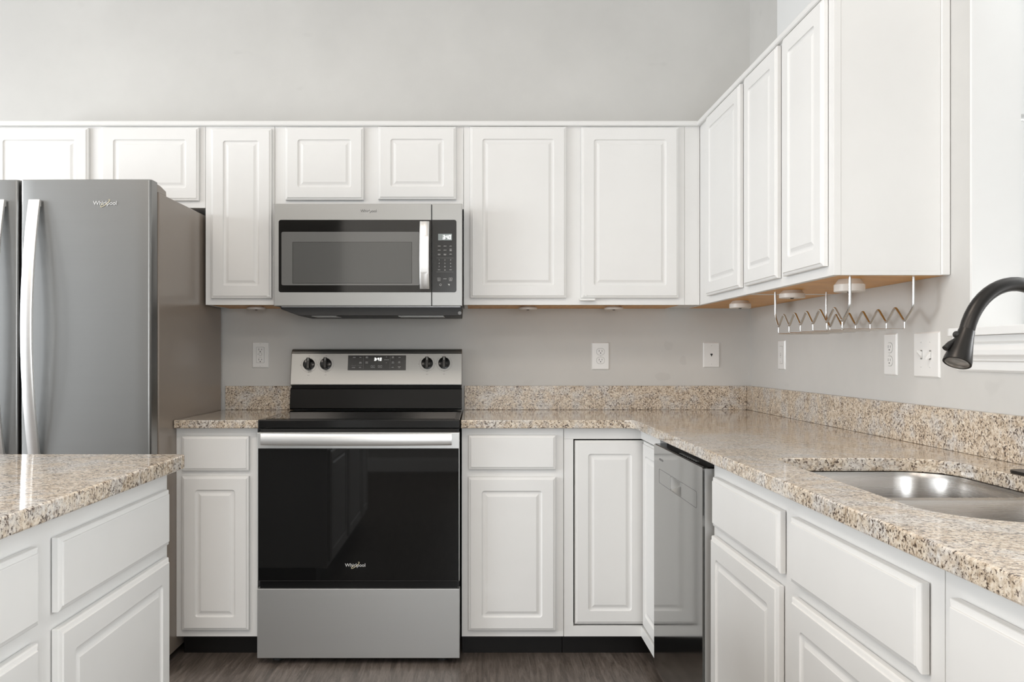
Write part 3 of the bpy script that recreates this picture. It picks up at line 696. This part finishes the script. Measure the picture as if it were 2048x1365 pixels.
for a, b in ((704, 714.6), (716, 726)): line_mark(bm, xr(a), xr(b), zr(731.9), zr(731.6))
bm.faces.new([V(bm, (xr(773.5)+a, 0, zr(715.2)+b)) for a, b in ((-0.12, 0), (0.12, 0), (0, 0.16))])
bm.faces.new([V(bm, (xr(773.5)+a, 0, zr(725.2)+b)) for a, b in ((-0.12, 0), (0, -0.16), (0.12, 0))])
part('key_divider', bm, 'mark_dim', cpn, (0, -0.04, 0))
for px, py in ((619.5, 729), (653.2, 728.4), (854.8, 727), (888.6, 726.6)):
    kx, kz = xr(px), zr(py)
    bm = bmesh.new(); lathe(bm, [(1.02, 0.0), (1.02, -0.22), (0.97, -0.3), (0.9, -0.32)], kx, 0, kz, 'y', 32)
    kb = part('knob', bm, 'black', cpn, (0, -0.01, 0), smooth=40)
    bm = boxes((kx-0.3, kx+0.3, -1.0, -0.32, kz-1.0, kz+0.98)); part('grip', bm, 'black', kb, bev=0.1, seg=3)
    bm = boxes((kx-0.05, kx+0.05, -1.012, -0.99, kz+0.38, kz+0.86)); part('pointer', bm, 'mark', kb)
    bm = bmesh.new(); ring_mark(bm, kx, kz-0.05, 1.36, 0.025, math.radians(-225), math.radians(45), n=40)
    word_mark(bm, kx+0.02, kz+1.5, 0.26, 0.07); word_mark(bm, kx, kz-1.45, 0.24, 0.06); text_into(bm, 'E', 0.01, kx, kz)
    ring_mark(bm, kx-0.09, kz-1.98, 0.05, 0.03, 0, 2*PI, n=8); ring_mark(bm, kx+0.1, kz-1.96, 0.05, 0.03, 0, 2*PI, n=8)
    line_mark(bm, kx-1.5, kx-1.42, kz-0.2, kz-0.1)
    part('dial_marking', bm, 'ink', cpn, (0, -0.008, 0))
od = part('oven_door', boxes((0.03, RWD-0.03, 0, 1.55, 12.35, 34.3)), 'steel', rg, bev=0.07, seg=3)
part('door_glass', boxes((0.16, RWD-0.14, -0.06, 0.0, 12.4, 31.95)), 'black_glass', od, bev=0.02, label='black glass oven window')
part('top_edge', boxes((0.5, RWD-0.5, 0.3, 1.58, 34.31, 34.8)), 'gap', rg)
bm = bmesh.new(); L = []
for k in range(31):
    u = k/30; x = 0.85+(28.75-0.85)*u; bow = -1.35-0.75*math.sin(PI*u)
    L.append([(x, bow, 32.55), (x, bow-0.1, 32.7), (x, bow-0.1, 34.1), (x, bow, 34.25), (x, bow+0.3, 34.25), (x, bow+0.3, 32.55)])
rings(bm, L)
for x in (1.2, 28.4): box(bm, x-0.3, x+0.3, -1.2, 0.02, 32.75, 34.05)
part('handle', bm, 'bright', od, smooth=35, label='bright steel bar handle')
logo(od, (710.5-950)/13.55+32.15, EYE-(1130.5-711)/13.55, 2.75, -0.075, 'logo_light', 'logo_gold')
part('drawer_gap', boxes((0.35, RWD-0.35, 0.35, 1.59, 11.2, 12.34)), 'black', rg)
part('storage_drawer', boxes((0.0, RWD, 0, 1.55, 0.95, 11.2)), 'steel', rg, bev=0.07, seg=3)
for x in (2.6, RWD-2.6):
    for y in (2.6, 23):
        bm = bmesh.new(); lathe(bm, [(0.9, 0.02), (0.9, 0.5), (0.4, 0.55), (0.4, 1.42)], x, y, 0, 'z', 16); part('foot', bm, 'black_dull', rg, smooth=40)

# ------------------------------------------------------------------ dishwasher (front faces left)
dw = thing('dishwasher', 'stainless dishwasher with recessed pocket handle between corner and sink cabinets', 'dishwasher', (24.2, 117.25, 0), -PI/2)
WD = 117.25-92.3
part('tub', boxes((0.15, WD-0.15, 1.7, 24.3, 0.1, 34.4)), 'black_dull', dw, bev=0.05)
bm = bmesh.new()
PK = (9.85, 15.35, 29.05, 30.7)
slab_holes(bm, rrect(0, WD, 3.9, 33.72, 0.1, 3), [rrect(PK[0], PK[1], PK[2], PK[3], 0.12, 3)], 0, 1.3)
for v in bm.verts: v.co = Vector((v.co.x, 1.3*I-v.co.z, v.co.y))
bmesh.ops.recalc_face_normals(bm, faces=bm.faces[:])
dwd = part('door', bm, 'dw', dw, bev=0.22, seg=4)
part('lit_side_strip', boxes((WD+0.001, WD+0.04, 0.26, 1.3, 4.0, 33.6)), 'lit_side_steel', dw)  # strip added over the door side, its pale colour stands in for light
part('door_back', boxes((0.02, WD-0.02, 1.32, 1.68, 3.9, 33.7)), 'black_dull', dw)
bm = bmesh.new()
rings(bm, [[(PK[0], 0.02, PK[2]), (PK[1], 0.02, PK[2]), (PK[1], 0.02, PK[3]), (PK[0], 0.02, PK[3])], [(PK[0]+0.3, 1.1, PK[2]+0.45), (PK[1]-2.6, 1.1, PK[2]+0.45), (PK[1]-2.6, 1.1, PK[3]-0.1), (PK[0]+0.3, 1.1, PK[3]-0.1)]], False, True)
bmesh.ops.reverse_faces(bm, faces=bm.faces[:])
part('handle_pocket', bm, 'steel', dwd)
bm = bmesh.new(); slab_holes(bm, rrect(3.2, 22.55, 28.95, 30.8, 0.3, 4), [rrect(3.24, 22.51, 28.99, 30.76, 0.27, 4)], 0, 0.012)
for v in bm.verts: v.co = Vector((v.co.x, -v.co.z-0.001*I, v.co.y))
part('handle_plate_outline', bm, 'logo_dark', dwd)
cst = part('control_strip', boxes((0.1, WD-0.1, 0.15, 1.65, 33.73, 33.8)), 'black', dw, label='black control strip')
for k in range(9): part('control_button', boxes((12+k*0.95, 12.5+k*0.95, 0.6, 0.9, 33.8, 33.84)), 'mark_dim', cst)
part('badge', boxes((3.4, 5.6, -0.02, 0.0, 31.95, 32.2)), 'logo_dark', dwd, label='small dark badge')
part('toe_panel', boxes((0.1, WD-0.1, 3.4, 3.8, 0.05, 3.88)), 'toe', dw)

# ------------------------------------------------------------------ outlets and switches
def plate_bm(wd, h, t=0.24):
    bm = bmesh.new()
    def L(i, y, r): return [(a, y, b) for a, b in rrect(-wd/2+i, wd/2-i, -h/2+i, h/2-i, r, 4)]
    rings(bm, [L(0, -0.005, 0.08), L(0.0, -0.07, 0.08), L(0.16, -t, 0.06)]); return bm
def screw(p, x, z, y=-0.24):
    bm = bmesh.new(); lathe(bm, [(0.11, 0), (0.10, -0.03), (0.05, -0.04)], x, y, z, 'y', 12); sc = part('screw', bm, 'plate', p, smooth=40)
    part('screw_slot', boxes((x-0.085, x+0.085, y-0.046, y-0.04, z-0.012, z+0.012)), 'slot', sc)
def receptacle_slots(bm, z, y):
    box(bm, -0.3, -0.22, y-0.004, y, z-0.02, z+0.3); box(bm, 0.21, 0.29, y-0.004, y, z, z+0.26)
    lathe(bm, [(0.1, 0), (0.1, -0.004)], 0, y, z-0.24, 'y', 14)
def outlet(kind, label, cat, loc, rz=0, wd=3.1, h=4.85, group=None, name='wall_outlet'):
    t = thing(name, label, cat, loc, rz, group)
    pl = part('cover_plate', plate_bm(wd, h), 'plate', t, smooth=25)
    if kind == 'duplex':
        for z in (0.78, -0.78):
            bm = bmesh.new(); prism(bm, [(a, b+z) for a, b in rrect(-0.68, 0.68, -0.58, 0.58, 0.5, 6)], -0.30, -0.24, 'y'); sk_ = part('socket', bm, 'plate', t, bev=0.03)
            bm = bmesh.new(); prism(bm, [(a, b+z) for a, b in rrect(-0.72, 0.72, -0.62, 0.62, 0.53, 6)], -0.245, -0.238, 'y'); part('socket_gap', bm, 'mark_dim', sk_)
            bm = bmesh.new(); receptacle_slots(bm, z, -0.30); part('socket_slots', bm, 'slot', sk_)
        screw(t, 0, 0)
    elif kind == 'gfci':
        bm = bmesh.new(); prism(bm, rrect(-0.72, 0.72, -1.42, 1.42, 0.12, 4), -0.244, -0.236, 'y'); part('socket_gap', bm, 'mark_dim', t)
        bm = bmesh.new(); prism(bm, rrect(-0.68, 0.68, -1.38, 1.38, 0.1, 4), -0.31, -0.24, 'y'); sk_ = part('socket', bm, 'plate', t, bev=0.03)
        bm = bmesh.new(); receptacle_slots(bm, 0.85, -0.31); receptacle_slots(bm, -0.95, -0.31); part('socket_slots', bm, 'slot', sk_)
        bm = bmesh.new(); ring_mark(bm, 0.03, 0.15, 0.27, 0.05, 0, 2*PI, n=20); box(bm, -0.45, -0.36, -0.002, 0, 0.08, 0.2); line_mark(bm, -0.25, 0.3, -0.42, -0.38)
        part('test_button', bm, 'mark_dim', sk_, (0, -0.312, 0))
        for z in (2.0, -2.0): screw(t, 0, z)
    elif kind == 'phone':
        bm = boxes((-0.2, 0.2, -0.246, -0.238, -0.02, 0.24), (-0.09, 0.09, -0.246, -0.238, -0.24, -0.02)); part('jack', bm, 'slot', t)
        for z in (1.65, -1.65): screw(t, 0, z)
    elif kind == 'blank':
        bm = bmesh.new(); prism(bm, rrect(-0.68, 0.68, -1.38, 1.38, 0.1, 4), -0.31, -0.24, 'y'); sk_ = part('switch_body', bm, 'plate', t, bev=0.03)
        bm = bmesh.new(); prism(bm, rrect(-0.72, 0.72, -1.42, 1.42, 0.12, 4), -0.244, -0.236, 'y'); part('switch_gap', bm, 'mark_dim', t)
        bm = bmesh.new(); ring_mark(bm, 0, 0.1, 0.2, 0.05, 0, 2*PI, n=16); ring_mark(bm, 0, -0.2, 0.2, 0.05, 0, 2*PI, n=16); box(bm, -0.05, 0.05, -0.002, 0, -1.2, -1.05); part('switch_marking', bm, 'mark_dim', sk_, (0, -0.312, 0))
    elif kind == 'switch':
        for k, x in enumerate((-0.92, 0.92)):
            bm = boxes((x-0.21, x+0.21, -0.246, -0.238, -0.5, 0.5)); part('toggle_slot', bm, 'mark_dim', t)
            sgn = 1 if k == 0 else -1
            bm = bmesh.new(); rings(bm, [[(x-0.18, -0.24, -0.36), (x+0.18, -0.24, -0.36), (x+0.18, -0.24, 0.36), (x-0.18, -0.24, 0.36)], [(x-0.13, -0.75, sgn*0.42-0.14), (x+0.13, -0.75, sgn*0.42-0.14), (x+0.13, -0.75, sgn*0.42+0.14), (x-0.13, -0.75, sgn*0.42+0.14)]])
            part('toggle', bm, 'plate', t, bev=0.03)
            for z in (1.35, -1.35): screw(t, x, z)
    return t
OG = 'white outlet plates on the walls'
outlet('gfci', 'white outlet plate with test button between refrigerator and range backguard', 'outlet', (-38.3, D, 45.75), 0, 3.0, 4.65, OG)
outlet('duplex', 'white duplex outlet on the back wall right of the range', 'outlet', (22.4, D, 45.55), 0, 3.15, 4.9, OG)
outlet('phone', 'white phone jack plate on the back wall near the right corner', 'phone jack', (42.2, D, 45.75), 0, 2.95, 4.5, None, 'phone_jack')
outlet('blank', 'narrow-looking white plate with flat insert on the right wall near the corner', 'outlet', (XW, 138.5, 45.75), -PI/2, 3.1, 4.7, OG)
outlet('duplex', 'white duplex outlet on the right wall below the wire stemware rack', 'outlet', (XW, 102.2, 45.8), -PI/2, 3.1, 4.95, OG)
outlet('switch', 'white double light switch plate on the right wall beside the faucet head', 'light switch', (XW, 94.05, 45.75), -PI/2, 5.3, 4.95, None, 'light_switch')

# ------------------------------------------------------------------ puck lights under the wall cabinets
def puck(label, X, d, r, h):
    t = thing('puck_light', label, 'light', (X, d, ZU), 0, 'puck lights under the wall cabinets')
    bm = bmesh.new(); lathe(bm, [(r*0.72, 0.05), (r*0.78, -0.1*h), (r*0.97, -0.4*h), (r, -0.42*h), (r, -0.97*h), (r*0.96, -h), (r*0.3, -h)], 0, 0, 0)
    part('housing', bm, 'puck', t, smooth=35)
    bm = bmesh.new(); lathe(bm, [(0.24, -h+0.01), (0.24, -h-0.05), (0.12, -h-0.1)], 0, 0, 0, n=14); part('push_button', bm, 'slot', t, smooth=40)
puck('round puck light under the narrow wall cabinet beside the microwave', -37.2, 147.5, 1.6, 0.55)
puck('round puck light under the left door of the wall cabinet right of the microwave', 9.0, 147.5, 1.6, 0.55)
puck('round puck light under the right door of the wall cabinet right of the microwave', 23.6, 147.5, 1.6, 0.55)
puck('round puck light in the corner under the right wall cabinets', 40.5, 132.5, 1.6, 1.1)
puck('round puck light behind the far post of the stemware rack', 40.75, 111.5, 1.6, 0.95)
puck('largest round puck light by the near post of the stemware rack', 41.0, 95.0, 1.6, 1.35)

# ------------------------------------------------------------------ stemware rack
rk = thing('stemware_rack', 'chrome wire stemware rack with two wavy rods hung under the right wall cabinet', 'rack', (39.5, 114.1, ZU))
def rp(X, d, z): return (X-39.5, d-114.1, z-ZU)
VD = [112.9, 109.1, 105.3, 101.4, 97.4, 93.3]
for X in (39.5, 46.2):
    pts = [rp(X, 114.1, 54.05), rp(X, 114.1, 50.7)]
    for k, d in enumerate(VD):
        pts.append(rp(X, d, 49.3))
        if k < 5: pts.append(rp(X, (d+VD[k+1])/2, 51.0))
    pts += [rp(X, 91.4, 50.75), rp(X, 91.4, 54.05)]
    bm = bmesh.new(); tube(bm, fillet(pts, 0.5, 5), 0.145, 12); part('wave_rod', bm, 'chrome', rk, smooth=50)
    bm = bmesh.new()
    for d in (114.1, 91.4): lathe(bm, [(0.35, 0.0), (0.35, -0.06), (0.2, -0.1)], 0, d-114.1, 0, 'z', 16)
for d in VD:
    pts = [rp(39.5, d, 49.3), rp(39.5, d, 48.5), rp(46.2, d, 48.5), rp(46.2, d, 49.3)]
    bm = bmesh.new(); tube(bm, fillet(pts, 0.2, 4), 0.08, 10); part('cross_wire', bm, 'chrome', rk, smooth=50)
